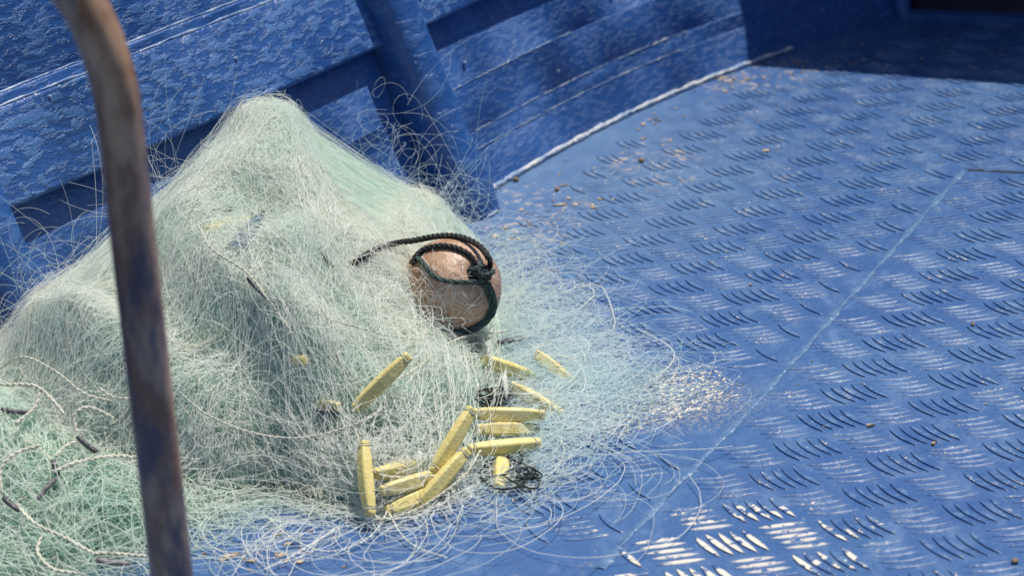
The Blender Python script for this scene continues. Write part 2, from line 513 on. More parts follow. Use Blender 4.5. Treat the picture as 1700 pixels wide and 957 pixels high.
# far side of the boat (out of frame; it is what the wet paint mirrors)
g_dir = np.array([.8128, -.5825, 0]); t_dir = np.array([.62, .785, 0])
opp = []
for zz, off in ((-.02, 1.42), (.40, 1.56), (.40, 1.62), (-.02, 1.48)):
    for s_ in (-1.6, 1.6):
        opp.append(np.array([-.03, 1.95, 0]) + np.array([.785, -.62, 0]) * off + t_dir * s_ + [0, 0, zz])
o = mesh_np("unseen_hull_far_side", opp, [(0, 1, 3, 2), (2, 3, 5, 4), (4, 5, 7, 6), (6, 7, 1, 0), (0, 2, 4, 6), (1, 7, 5, 3)], M_SHADEBLUE, None, False)
tag(o, kind="structure")

# foredeck over the dark corner: its edge throws the shadow across the deck
P0 = at(1257, 104); H_ = .47
E0 = P0 + SUN / SUN[2] * H_
A0 = E0 - g_dir * .35; A1 = E0 + g_dir * 1.9
perp = np.array([.5825, .8128, 0])
fd = [A0, A1, A1 + perp * 1.3, A0 + perp * 1.3]
V = [p for p in fd] + [p + [0, 0, .035] for p in fd]
o = mesh_np("foredeck", V, [(3, 2, 1, 0), (4, 5, 6, 7), (0, 1, 5, 4), (1, 2, 6, 5), (2, 3, 7, 6), (3, 0, 4, 7)], M_SHADEBLUE, None, False)
tag(o, kind="structure")
# bulkhead closing the space under the foredeck: sill, board and stiffeners
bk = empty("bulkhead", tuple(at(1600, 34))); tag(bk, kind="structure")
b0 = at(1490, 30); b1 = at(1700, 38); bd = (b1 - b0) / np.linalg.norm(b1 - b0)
bn = np.array([-bd[1], bd[0], 0])
def slab(name, p, q, z0, z1, th, mat, par, lean=.12):
    V = []
    for z_ in (z0, z1):
        for a_, b_ in ((p, 0), (q, 0), (q, th), (p, th)):
            V.append(a_ + bn * (b_ + z_ * lean) + [0, 0, z_])
    return mesh_np(name, V, [(3, 2, 1, 0), (4, 5, 6, 7), (0, 1, 5, 4), (1, 2, 6, 5), (2, 3, 7, 6), (3, 0, 4, 7)], mat, par, False)
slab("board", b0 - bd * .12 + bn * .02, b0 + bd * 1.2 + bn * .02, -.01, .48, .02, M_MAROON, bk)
slab("sill", b0 - bd * .05, b0 + bd * 1.2, -.01, .006, .03, M_SHADEBLUE, bk, 0)
slab("stiffener", b0 - bd * .012, b0 + bd * .010, -.008, .46, .019, M_SHADEBLUE, bk)

# ================================================================== SETTING: tread-plate deck
S0 = np.array([.438, 1.879]); S1 = np.array([.175, 1.432]); S2 = np.array([.086, 1.287]); S3 = S2 + (S2 - S1) * 4.0
Gd = np.array([.4879, 1.8519]) - S0; Gd /= np.linalg.norm(Gd); G1 = S0 + Gd * 1.4
def plate(name, poly, th=.005):
    bm = bmesh.new()
    top = [bm.verts.new((x, y, 0)) for x, y in poly]
    f = bm.faces.new(top)
    if f.normal.z < 0 or True:
        bm.normal_update()
        if f.normal.z < 0: f.normal_flip()
    ex = bmesh.ops.extrude_face_region(bm, geom=[f])
    for v in [g for g in ex["geom"] if isinstance(g, bmesh.types.BMVert)]: v.co.z -= th
    bmesh.ops.recalc_face_normals(bm, faces=bm.faces)
    bmesh.ops.triangulate(bm, faces=[x for x in bm.faces if len(x.verts) > 4])
    me = bpy.data.meshes.new(name); bm.to_mesh(me); bm.free()
    me.materials.append(M_DECK)
    o = bpy.data.objects.new(name, me)
    return tag(link(o), kind="structure")
g2 = .0040
sn = np.array([(S1 - S0)[1], -(S1 - S0)[0]]); sn /= np.linalg.norm(sn)      # points to the left plate
if sn[0] > 0: sn = -sn
gn = np.array([-Gd[1], Gd[0]]);  gn = gn if gn[1] > 0 else -gn
left_poly = [S3 + sn * .0003, S2 + sn * .0003, S1 + sn * .0003, S0 + sn * .0003 + gn * g2, G1 + gn * g2, (2.2, 1.6), (2.2, 3.4), (-1.6, 3.4), (-1.6, -.4), (S3[0], -.4)]
right_poly = [S3 - sn * .0003, S2 - sn * .0003, S1 - sn * .0003, S0 - sn * .0003 - gn * .0006, G1 - gn * .0006, (2.2, 1.0), (2.2, -.4), (S3[0] + .01, -.4)]
plate_l = plate("deck_plate", left_poly)
plate_r = plate("hatch_plate", right_poly)
o = mesh_np("bilge", [(-6, -6, -.02), (6, -6, -.02), (6, 6, -.02), (-6, 6, -.02)], [(0, 1, 2, 3)], M_DARK, None, False)
tag(o, kind="structure")
# open water round the boat
kw = NT("water"); pw = kw.pos()
kw.set(kw.b, Base_Color=(0.01, 0.03, 0.05, 1), Roughness=.08, Normal=kw.bump(kw.noise(pw, 1.5, 4), .3))
o = mesh_np("water", [(-900, -900, -.5), (900, -900, -.5), (900, 900, -.5), (-900, 900, -.5)], [(0, 1, 2, 3)], kw.mat, None, False)
tag(o, kind="structure")

# sealed seam between the plates: low wandering bead
sp = resample(spline(np.array([(*S0, 0), (*(S0 * .6 + S1 * .4), 0), (*S1, 0), (*S2, 0), (*(S2 + (S2 - S1) * .6), 0)])), .006)
w_ = .0026 + .0010 * np.sin(np.arange(len(sp)) * .55) + rng.normal(0, .0006, len(sp))
sp[:, :2] += np.cumsum(rng.normal(0, .00022, (len(sp), 2)), 0) * np.linspace(0, 1, len(sp))[:, None]
Vs = []
for i, (p_, w1) in enumerate(zip(sp, w_)):
    for k_, hh in ((-1, .0003), (-.6, .0008), (-.1, .0012 + rng.normal(0, .0002)), (.5, .0008), (1, .0003)):
        Vs.append(p_ + np.array([*(sn * k_ * w1), hh]))
ii = np.arange(len(Vs)).reshape(-1, 5)
Qs = np.stack([ii[:-1, :-1], ii[1:, :-1], ii[1:, 1:], ii[:-1, 1:]], -1).reshape(-1, 4)
mesh_np("seam_bead", Vs, Qs, M_SEAM, plate_l, True)

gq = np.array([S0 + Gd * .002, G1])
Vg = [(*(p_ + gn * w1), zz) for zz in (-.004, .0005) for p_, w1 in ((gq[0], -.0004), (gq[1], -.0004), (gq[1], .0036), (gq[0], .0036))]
mesh_np("gap_shade", Vg, [(4, 5, 6, 7), (0, 1, 5, 4), (1, 2, 6, 5), (2, 3, 7, 6), (3, 0, 4, 7)], M_ROPE, plate_r, False)  # black strip added to paint the shade in the open gap

# raised bars in fives, alternating in two directions
E1 = np.array([.01738, -.04020]); E2 = np.array([.04148, .00093])
O_R = np.array([.3405, 1.5843]); O_L = np.array([.3403, 1.5915])
def bar_mesh(L, W, Hh, prof=((-1, 0), (-.95, 1.0), (-.25, .96), (.45, .50), (1, 0))):
    st = np.array([-1, -.9, -.6, -.2, .2, .6, .9, 1.0])
    V = []; 
    for s_ in st:
        w = W / 2 * (1 - abs(s_) ** 2.2) + .00025
        for c_, h_ in prof:
            V.append((s_ * L / 2, c_ * w, (h_ * Hh if abs(s_) < 1 else 0) * (1 if abs(s_) < .85 else .7) - (.0004 if h_ == 0 else 0)))
    n = 5; F = []
    for i in range(len(st) - 1):
        for j in range(n - 1):
            F.append((i * n + j, (i + 1) * n + j, (i + 1) * n + j + 1, i * n + j + 1))
    return np.array(V), F
bars = []
def side(p):        # >0 left plate
    if (p - S0) @ gn > 0: return 1
    a, b = (S0, S1) if p[1] > S1[1] else (S1, S2)
    d_ = (b - a) / np.linalg.norm(b - a); nn = np.array([d_[1], -d_[0]]); nn = nn if nn[0] < 0 else -nn
    return (p - a) @ nn
WQ = wbase(np.linspace(0, 2.0, 200))
for O_, which in ((O_L, 1), (O_R, -1)):
    for i in range(-26, 27):
        for j in range(-26, 27):
            c0 = O_ + E1 * i + E2 * j
            u, v, dd = prj(np.array([*c0, 0.0]))
            if dd < .3 or u < 250 or u > 1800 or v < 20 or v > 1060: continue
            dark = (i + j) % 2 == 0
            ea, eb = (E1, E2) if dark else (E2, E1)
            for kx in range(-2, 3):
                c = c0 + eb * kx * .192
                if side(c) * which <= 0 or abs(side(c)) < (.016 if which > 0 else .013): continue
                if abs((c - S0) @ gn) < (.012 if dark else .006) + (.010 if dark else 0) and (c - S0) @ Gd > -.01: continue
                wd = np.linalg.norm(WQ - c, axis=1).min()
                if wd < .075 + .02 * math.sin(c[0] * 40): continue
                # old repair left smooth; front of the deck worn flat
                if ((c[0] - .118) / .062) ** 2 + ((c[1] - 1.455) / .085) ** 2 < 1: continue
                uu, vv, _ = prj(np.array([*c, 0.0]))
                if vv > 868 + max(0, (uu - 780)) * .20 and uu < 1020: continue
                bars.append((c, ea, dark, which, uu, vv))
def bar_size(b): return prj(np.array([*b[0], 0.0]))[2]
def in_view(b): return 0 <= b[4] <= 1700 and 0 <= b[5] <= 957 and not (b[4] < 900 and b[5] < 760)
proto = {}
for ln, e in (("d", E1), ("l", E2)):
    lst = []
    for var in range(4):
        V, F = bar_mesh(np.linalg.norm(e) * (.78 + .02 * var), .0064 + .0002 * var, .00125 if ln == 'd' else .0010, *([] if ln == 'd' else [((-1, 0), (-.72, .72), (-.1, 1), (.6, .72), (1, 0))]))
        me = bpy.data.meshes.new("tread_bar"); me.from_pydata(V.tolist(), [], F)
        me.polygons.foreach_set('use_smooth', [ln == 'l'] * len(F)); me.materials.append(M_DECK)
        lst.append((V, F, me))
    proto[ln] = lst
for which, par in ((1, plate_l), (-1, plate_r)):
    mine = [b for b in bars if b[3] == which]
    mine.sort(key=lambda b: (0 if in_view(b) else 1, bar_size(b)))
    rest_v, rest_f = [], []
    for n_, (c, ea, dark, w1, uu, vv) in enumerate(mine):
        V, F, me = proto["d" if dark else "l"][rng.integers(4)]
        ang = math.atan2(ea[1], ea[0]) + rng.normal(0, .012)
        jit = rng.normal(0, .0003, 2); sz = rng.uniform(.82, 1.05)
        if n_ < 290 and in_view((c, ea, dark, w1, uu, vv)):
            o = bpy.data.objects.new("tread_bar", me)
            o.location = (c[0] + jit[0], c[1] + jit[1], 0); o.rotation_euler = (0, 0, ang); o.scale = (1, 1, sz)
            link(o, par)
        else:
            ca, sa = math.cos(ang), math.sin(ang)
            W = np.stack([V[:, 0] * ca - V[:, 1] * sa + c[0], V[:, 0] * sa + V[:, 1] * ca + c[1], V[:, 2] * sz], 1)
            k0 = len(rest_v) * len(V)
            rest_v.append(W); rest_f += [tuple(x + k0 for x in f) for f in F]
    if rest_v:
        o = mesh_np("tread_bar_field", np.vstack(rest_v), rest_f, M_DECK, par, False)
        tag(o, kind="stuff")

# ================================================================== FISHING NET
RID = np.array([(-0.4072, 1.4406, 0.0860), (-0.3761, 1.4645, 0.0900), (-0.3479, 1.4863, 0.1230), (-0.3172, 1.5109, 0.1410), (-0.2826, 1.5406, 0.1500), (-0.2496, 1.5689, 0.1640), (-0.2206, 1.5937, 0.1975), (-0.1978, 1.6133, 0.2090), (-0.1801, 1.6277, 0.2085), (-0.1614, 1.6422, 0.2030), (-0.1486, 1.6522, 0.179), (-0.1327, 1.6645, 0.1380), (-0.1006, 1.6895, 0.1100), (-0.068, 1.726, 0.0870), (-0.0460, 1.7500, 0.0590), (-0.018, 1.782, 0.0040)])
FRO = np.array([(-0.4023, 1.3164), (-0.3641, 1.3161), (-0.3354, 1.3225), (-0.311, 1.33), (-0.2857, 1.3329), (-0.2603, 1.3358), (-0.2353, 1.3434), (-0.21, 1.351), (-0.184, 1.3493), (-0.1573, 1.3334), (-0.1354, 1.3189), (-0.1097, 1.3064), (-0.0802, 1.31), (-0.0505, 1.3208), (-0.0238, 1.3517), (-0.0100, 1.4650)])
RID = spline(RID, 12); FRO = spline(FRO, 12)
SS = np.linspace(0, 1, len(RID))
RZS = np.convolve(np.pad(RID[:, 2], 35, mode='edge'), np.hanning(71) / np.hanning(71).sum(), 'valid')
def lump(x, y):
    return (.0080 * np.sin(x * 46 + 1.3 * np.sin(y * 31)) * np.sin(y * 38 + .7) + .0026 * np.sin(x * 83 + y * 45 + 1.1) * np.sin(y * 63 - x * 40))
LOBES = ((-.305, 1.415, .020, .035), (-.225, 1.470, .012, .030), (-.125, 1.545, .016, .035), (-.150, 1.405, .018, .032), (-.255, 1.375, .014, .028),
         (-.350, 1.430, .016, .030), (-.075, 1.600, .014, .032), (-.185, 1.520, -.014, .026), (-.095, 1.460, -.010, .028), (-.275, 1.460, -.014, .024),
         (-.200, 1.415, -.012, .022), (-.070, 1.400, .010, .026), (-.325, 1.475, -.010, .022), (-.045, 1.680, .010, .03))
def lobes(x, y):
    return sum(a_ * np.exp(-((x - cx) ** 2 + (y - cy) ** 2) / (r_ * r_)) for cx, cy, a_, r_ in LOBES)
def surf(s, t, off=0.0):
    """mound of net: s along its crest, t from the hull (-0.6) over the crest (0) to the deck in front (1)"""
    s = np.clip(s, 0, 1)
    rx, ry, rz = (np.interp(s, SS, RID[:, k]) for k in range(3))
    fx, fy = (np.interp(s, SS, FRO[:, k]) for k in range(2))
    kb = np.clip(np.abs(t) / .30, 0, 1); kb = kb * kb * (3 - 2 * kb)
    rz = rz * (1 - kb) + np.interp(s, SS, RZS) * kb
    tp = np.clip(t, 0, None)
    x = rx + (fx - rx) * tp; y = ry + (fy - ry) * tp
    tb = np.clip(-t, 0, None)
    x = x - .62 * tb * .13; y = y + .78 * tb * .13
    tc = np.clip(tp, 0, 1)
    z = rz * (1 - tc ** 2.0) ** .88 * (1 - .62 * np.clip(tb / .6, 0, 1) ** 1.5)
    fade = np.clip(z / .05, 0, 1)
    z = z + (lump(x, y) + lobes(x, y)) * fade
    z = np.maximum(z, 0.0015)
    return np.stack([x, y, z + off], -1)

net = empty("fishing_net", (-.18, 1.52, 0))
tag(net, "large heaped pale green nylon fishing net piled against the blue hull", "fishing net")

# packed heart of the heap
gs, gt = np.meshgrid(np.linspace(0, 1, 150), np.linspace(-.55, .66, 110), indexing='ij')
gt = np.where(gt > .3, .3 + (gt - .3) * (1 - .55 * np.clip((gs - .5) / .3, 0, 1)), gt)
core = surf(gs, gt, -.0055 - .009 * np.clip((gt - .25) / .3, 0, 1) - .006 * np.clip((gs - .62) / .15, 0, 1))
edge_ = np.clip((1 - gs) / .12, 0, 1) ** .6 * np.clip(gs / .02, 0, 1)
core[..., 2] = core[..., 2] * edge_ - .006 * (1 - edge_)
core[..., 2] = np.maximum(core[..., 2], -.004)
core += rng.normal(0, .0009, core.shape)
ii = np.arange(gs.size).reshape(gs.shape)
Qc = np.stack([ii[:-1, :-1], ii[1:, :-1], ii[1:, 1:], ii[:-1, 1:]], -1).reshape(-1, 4)[:, ::-1]
o = mesh_np("packed_net", core.reshape(-1, 3), Qc.copy(), M_CORE, net, True); tag(o, kind="stuff")

def walk(N, n, step, s0, t0, th0, kap, off0, offamp, wander=.035, lift=None):
    """strands walking over the mound; angles in the (s,t) plane measured in metres"""
    s = s0.copy(); t = t0.copy(); th = th0.copy()
    LS, LT = .50, .36
    pts = np.zeros((N, n, 3))
    ph = rng.uniform(0, 6.28, N); fr = rng.uniform(.04, .22, N)
    smax = 1 - .22 * rng.uniform(0, 1, N) ** 1.1; smin = .03 * rng.uniform(0, 1, N) ** 2; tmax = 1.06 - .16 * rng.uniform(0, 1, N)
    dk = np.zeros(N)
    for k in range(n):
        o_ = off0 + offamp * (np.sin(ph + fr * k) + 1) * .5
        if lift is not None: o_ = o_ + lift * np.sin(np.pi * k / (n - 1))
        pts[:, k] = surf(s, t, np.maximum(o_, -.004))
        dk = dk * .8 + rng.normal(0, wander, N)
        th = th + kap + dk * .5
        s = s + np.cos(th) * step / LS
        t = t + np.sin(th) * step / LT
        s = np.where(s > smax, 2 * smax - s, s); s = np.where(s < smin, 2 * smin - s, s)
        t = np.where(t > tmax, 2 * tmax - t, t); t = np.clip(t, -.58, 1.1)
    pts[..., 2] = np.maximum(pts[..., 2], .0006)
    return pts

def flow(s, t):
    """strands mostly hang down the heap on the left, comb across it on the right"""
    return 1.35 - .9 * s + .8 * np.sin(5 * s + 3 * t)

def batch(N, n, step, off, amp, kap_sd, tr=(-.5, .95), sr=(0, 1), coher=.62, lift=0.0, wander=.035, tpow=1.0, thin=True):
    s0 = rng.uniform(*sr, N); t0 = tr[0] + (tr[1] - tr[0]) * rng.uniform(0, 1, N) ** tpow
    if thin:
        k_ = np.clip((s0 - .52) / .22, 0, 1); t0 = np.where(t0 > .45, .45 + (t0 - .45) * (1 - .62 * k_), t0)
    co = rng.uniform(0, 1, N) < coher
    th = np.where(co, flow(s0, t0) + rng.normal(0, .42, N), rng.uniform(0, 6.283, N)) + np.pi * (rng.uniform(0, 1, N) < .5)
    st = step * rng.uniform(.6, 1.5, N)
    return walk(N, n, st, s0, t0, th, rng.normal(0, kap_sd, N), off + rng.normal(0, .0016, N), amp * rng.uniform(.2, 1.5, N), wander,
                lift * np.abs(rng.normal(0, 1, N)) if lift else None)

def put(name, P, rad, mat, parent=None):
    o = strands(name, P, rad, mat, parent or net); return tag(o, kind="stuff")

put("fine_mesh", batch(21000, 24, .0054, -.004, .006, .14, tr=(-.5, .62), coher=.40), .00010, M_FINE)
put("fine_mesh", batch(16000, 24, .0054, -.006, .006, .14, tr=(.0, .92), coher=.40), .00010, M_MINT)
put("fine_mesh", batch(2600, 28, .0060, -.001, .007, .09, tr=(-.5, .95), coher=.4), .00014, M_WHITE)
put("fine_mesh", batch(6000, 24, .0058, -.007, .006, .10, tr=(.30, .95), sr=(.1, .9), coher=.35), .00011, M_SAGE)
put("fine_mesh", batch(4500, 24, .0052, -.004, .007, .10, tr=(-.4, .6), sr=(.68, 1.0), coher=.3), .00011, M_FINE)
put("fine_mesh", batch(5200, 22, .0036, -.003, .006, .24, tr=(-.35, .45), sr=(.50, .88), coher=.1), .00011, M_FINE)
put("fine_mesh", batch(1200, 26, .0040, .000, .006, .22, tr=(-.3, .6), sr=(.3, .95), coher=.1), .00014, M_WHITE)
put("fine_mesh", batch(2600, 26, .0054, .001, .011, .13, tr=(-.35, .9), coher=.3), .00008, M_FINE)
# loose flyaway loops standing off the heap and its outline
put("loose_loop", batch(90, 26, .0046, .000, .005, .10, tr=(-.4, .25), lift=.003, wander=.03), .00009, M_WHITE)
put("loose_loop", batch(420, 26, .0050, .000, .006, .12, tr=(-.1, 1.0), sr=(.02, .22), lift=.006, wander=.03), .00013, M_WHITE)
put("loose_loop", batch(520, 44, .0062, .000, .006, .075, tr=(.40, 1.04), lift=.004, wander=.015, thin=False), .00019, M_WHITE)
put("loose_loop", batch(50, 40, .0062, .002, .006, .08, tr=(.30, .95), lift=.006, wander=.012), .00030, M_TWINE)
put("loose_loop", batch(130, 30, .0060, .014, .008, .10, tr=(.5, .95), sr=(.5, .97), lift=.005, wander=.03, thin=False), .00016, M_WHITE)

# tufts drifting up the hull beside the rib, and behind the crest on the left
def cloud(N, n, c, sd, step, kap, zmin=.0008):
    p = c + rng.normal(0, 1, (N, 3)) * sd
    d = rng.normal(0, 1, (N, 3)); d /= np.linalg.norm(d, axis=1, keepdims=True)
    ax = rng.normal(0, 1, (N, 3)); ax -= d * (ax * d).sum(1, keepdims=True); ax /= np.linalg.norm(ax, axis=1, keepdims=True)
    kk = rng.normal(0, kap, N)[:, None] + .06
    st = step * rng.uniform(.5, 1.5, (N, 1))
    P = np.zeros((N, n, 3)); b = np.cross(d, ax)
    for k in range(n):
        P[:, k] = p
        d = d * np.cos(kk) + b * np.sin(kk); d /= np.linalg.norm(d, axis=1, keepdims=True)
        b = np.cross(d, ax); ax = ax + rng.normal(0, .06, (N, 3)); ax -= d * (ax * d).sum(1, keepdims=True); ax /= np.linalg.norm(ax, axis=1, keepdims=True)
        p = p + d * st
    P[..., 2] = np.maximum(P[..., 2], zmin + rng.uniform(0, .004, (N, 1)))
    return P
put("loose_loop", cloud(60, 22, np.array([-.098, 1.73, .098]), np.array([.022, .012, .012]), .0036, .22), .00008, M_LOOSE)
put("loose_loop", cloud(16, 30, np.array([-.090, 1.755, .135]), np.array([.008, .008, .020]), .0036, .22), .00008, M_LOOSE)
put("loose_loop", cloud(170, 22, np.array([-.058, 1.73, .066]), np.array([.018, .016, .012]), .0042, .16), .00010, M_LOOSE)
put("loose_loop", cloud(90, 24, np.array([-.245, 1.575, .160]), np.array([.016, .012, .008]), .0042, .12), .00010, M_WHITE)
put("loose_loop", cloud(70, 24, np.array([-.330, 1.49, .125]), np.array([.020, .012, .012]), .0044, .16), .00010, M_WHITE)
put("loose_loop", cloud(60, 24, np.array([-.365, 1.45, .075]), np.array([.014, .012, .016]), .0044, .16), .00011, M_MINT)
# open single layer spread over the deck on the right
def spread(N, n, c, sd, step, kap, zr, rad, mat, zamp=.004):
    p = np.array(c) + rng.normal(0, 1, (N, 2)) * np.array(sd)
    th = rng.uniform(0, 6.283, N); kk = rng.normal(0, kap, N); kk = np.where(kk < 0, -1, 1) * (np.abs(kk) + .07)
    st = step * rng.uniform(.5, 1.5, N)
    P = np.zeros((N, n, 3)); ph = rng.uniform(0, 6.28, N); z0 = rng.uniform(.0006, 1, N) ** 2 * zr
    for k in range(n):
        P[:, k, :2] = p; P[:, k, 2] = .0024 + z0 * np.sin(np.pi * (k + .3) / n) + zamp * (1 + np.sin(ph + .35 * k)) * .5
        th = th + kk + rng.normal(0, .08, N)
        p = p + np.stack([np.cos(th), np.sin(th)], 1) * st[:, None]
    return put("spread_mesh", P, rad, mat)
spread(330, 18, (.045, 1.54), (.022, .055), .0048, .20, .012, .00014, M_LOOSE)
spread(360, 18, (.048, 1.47), (.024, .035), .0048, .20, .012, .00014, M_LOOSE)
spread(200, 18, (.020, 1.62), (.020, .05), .0050, .2, .014, .00014, M_LOOSE)
spread(30, 26, (.030, 1.46), (.018, .030), .0050, .20, .018, .00024, M_WHITE)
spread(40, 28, (-.005, 1.39), (.024, .022), .0050, .20, .010, .00022, M_WHITE)
spread(420, 22, (-.02, 1.40), (.030, .03), .0050, .2, .014, .00015, M_LOOSE)
spread(110, 28, (-.17, 1.33), (.06, .015), .0056, .15, .008, .00016, M_FINE)
spread(70, 28, (-.05, 1.325), (.05, .015), .0056, .15, .006, .00016, M_FINE)
spread(30, 34, (-.12, 1.30), (.07, .014), .0064, .11, .006, .00024, M_WHITE)
spread(420, 22, (-.012, 1.64), (.012, .075), .0050, .2, .03, .00012, M_FINE, .008)
spread(260, 22, (-.010, 1.52), (.012, .05), .0050, .2, .024, .00012, M_LOOSE, .008)
spread(90, 20, (.0, 1.78), (.015, .03), .005, .2, .008, .00013, M_LOOSE)

# ------- depth of the heap under a pixel, for laying things on it
ks, kt = np.meshgrid(np.linspace(0, 1, 260), np.linspace(-.3, 1.0, 220), indexing='ij')
KP = surf(ks, kt).reshape(-1, 3); KPX = prj(KP)
def net_depth(u, v):
    d = (KPX[:, 0] - u) ** 2 + (KPX[:, 1] - v) ** 2
    near = d < 60
    dk = prj(at(u, v))[2]
    if not near.any(): return dk
    return min(KPX[near, 2].min(), dk)
def on_net(u, v, lift=.004):
    t = net_depth(u, v)
    p = at_depth(u, v, t)
    return p + (CAM_POS - p) / np.linalg.norm(CAM_POS - p) * lift + np.array([0, 0, lift * .3])

def px_path(pts, lift, n=14, step=.004, smooth=True):
    P = np.array([on_net(u, v, l if l is not None else lift) for u, v, *r in pts for l in [r[0] if r else None]])
    Q = spline(P, n) if smooth else P
    return resample(Q, step)

# ------- second, greener net with its lead line, front left
net2 = empty("fishing_net", (-.34, 1.36, 0))
tag(net2, "low sage green net with lead line in the near left corner", "fishing net")
def dome(x, y):
    h = .085 * np.exp(-(((x + .40) / .085) ** 2 + ((y - 1.395) / .085) ** 2)) + .03 * np.exp(-(((x + .31) / .06) ** 2 + ((y - 1.34) / .05) ** 2))
    return h + lump(x + .3, y) * np.clip(h / .03, 0, 1) * .7
def dstrands(N, n, step, c, sd, off, amp, kap, coher, name, rad, mat, lift=0):
    p = np.array(c) + rng.normal(0, 1, (N, 2)) * np.array(sd)
    r_ = np.arctan2(p[:, 1] - 1.33, p[:, 0] + .36)
    th = np.where(rng.uniform(0, 1, N) < coher, r_ + np.pi / 2 + rng.normal(0, .4, N), rng.uniform(0, 6.283, N))
    kk = rng.normal(.05, kap, N); st = step * rng.uniform(.6, 1.4, N)
    ph = rng.uniform(0, 6.28, N); lf = lift * np.abs(rng.normal(0, 1, N))
    P = np.zeros((N, n, 3))
    for k in range(n):
        P[:, k, :2] = p
        P[:, k, 2] = np.maximum(dome(p[:, 0], p[:, 1]) + off + amp * (1 + np.sin(ph + .4 * k)) * .5 + lf * np.sin(np.pi * k / (n - 1)), .0012)
        th = th + kk + rng.normal(0, .07, N)
        p = p + np.stack([np.cos(th), np.sin(th)], 1) * st[:, None]
    o = strands(name, P, rad, mat, net2); return tag(o, kind="stuff")
dstrands(19000, 16, .0050, (-.40, 1.375), (.055, .042), -.002, .009, .10, .6, "fine_mesh", .00017, M_SAGE)
dstrands(4000, 16, .0050, (-.40, 1.375), (.055, .042), .000, .010, .10, .6, "fine_mesh", .00017, M_MINT)
dstrands(1000, 24, .0055, (-.385, 1.365), (.055, .042), .002, .012, .08, .6, "loose_loop", .00024, M_FINE, .006)
dstrands(120, 24, .0050, (-.255, 1.325), (.03, .015), .001, .006, .1, .4, "loose_loop", .00020, M_FINE, .004)
gx, gy = np.meshgrid(np.linspace(-.56, -.25, 80), np.linspace(1.24, 1.52, 70), indexing='ij')
gz = dome(gx, gy) - .011 + rng.normal(0, .0006, gx.shape)
ii = np.arange(gx.size).reshape(gx.shape)
Qd = np.stack([ii[:-1, :-1], ii[1:, :-1], ii[1:, 1:], ii[:-1, 1:]], -1).reshape(-1, 4)
k_ = NT("net_packed_sage"); p_ = k_.pos(); a_ = k_.noise(p_, 330, 4, .7, 1.0)
k_.set(k_.b, Base_Color=k_.mix(k_.ramp(a_, .36, .6), (.12, .20, .15), (.34, .48, .36)), Roughness=.75, Specular_IOR_Level=.2, Normal=k_.bump(a_, .006))
keep = (gz[:-1, :-1] > .001).ravel()
o = mesh_np("packed_net", np.stack([gx, gy, gz], -1).reshape(-1, 3), Qd[keep].copy(), k_.mat, net2, True); tag(o, kind="stuff")
D2 = np.stack([gx, gy, np.maximum(dome(gx, gy), 0.001)], -1).reshape(-1, 3); D2X = prj(D2)
_nd = net_depth
def net_depth(u, v):
    t = _nd(u, v)
    d = (D2X[:, 0] - u) ** 2 + (D2X[:, 1] - v) ** 2
    nr = (d < 80) & (D2[:, 2] > .002)
    return min(t, D2X[nr, 2].min()) if nr.any() else t

# ------- twines: thicker cords (own meshes)
def cord(name, pts, rad, mat, par, lift=.006, strandsn=2, pitch=.010):
    P = px_path(pts, lift, step=.0022)
    P = P + np.cumsum(rng.normal(0, .00008, P.shape), 0)
    s_ = np.r_[0, np.cumsum(np.linalg.norm(np.diff(P, axis=0), axis=1))]
    T, S, U = frames(P[None])
    Pa = []
    for k in range(strandsn):
        a = s_ / pitch * 2 * np.pi + k * 2 * np.pi / strandsn
        Pa.append(P + (S[0] * np.cos(a)[:, None] + U[0] * np.sin(a)[:, None]) * rad * .55)
    V, Q = tube_geo(np.array(Pa), rad * .62, 6)
    o = mesh_np(name, V, Q, mat, par, True)
    return o
for pts in ([(0, 650), (60, 652), (90, 675), (110, 700)], [(70, 655), (60, 690), (30, 715)],
            [(5, 830), (5, 790), (30, 765), (70, 752)], [(128, 728), (125, 700), (150, 688), (190, 705)],
            [(160, 932), (110, 905), (60, 880), (35, 855), (33, 845), (45, 836)], [(90, 795), (130, 780), (190, 770), (235, 772)],
            [(95, 770), (110, 755), (130, 745)], [(245, 936), (190, 930), (160, 930)],
            [(70, 905), (65, 930), (90, 957), (130, 965)]):
    cord("lead_line", pts, .0013, M_TWINE, net2, .017)
for pts in ([(300, 660), (345, 695), (420, 725), (500, 732), (580, 712), (640, 680)], [(0, 620), (40, 600), (90, 622), (140, 660), (180, 672)],
            [(165, 650), (190, 665), (235, 668)], [(330, 380), (352, 420), (410, 460), (450, 510), (485, 560)],
            [(585, 690), (640, 650), (690, 620), (760, 570), (840, 556)], [(590, 720), (620, 790), (700, 800), (760, 790)],
            [(620, 860), (640, 870), (700, 850), (770, 800), (800, 755)], [(450, 500), (560, 540), (640, 560), (700, 570)]):
    cord("head_line", pts, .00085, M_TWINE, net, .010)
for pts in ([(650, 800), (645, 850), (680, 905), (740, 930)], [(900, 690), (935, 750), (900, 800), (840, 812)],
            [(905, 690), (960, 700), (1005, 720)], [(860, 560), (920, 540), (985, 495), (965, 475), (940, 490)],
            [(960, 480), (1000, 480), (1020, 530), (1018, 548)], [(1018, 550), (985, 575), (960, 600), (900, 612)],
            [(860, 500), (890, 510), (900, 540), (880, 560)], [(780, 690), (900, 700), (935, 730), (1000, 740)],
            [(1060, 550), (1112, 580), (1118, 605), (1080, 640), (1040, 650)], [(560, 880), (500, 920), (440, 950)],
            [(440, 860), (500, 905), (560, 918), (620, 890), (650, 840)]):
    cord("head_line", pts, .00060, M_WHITE, net, .006)

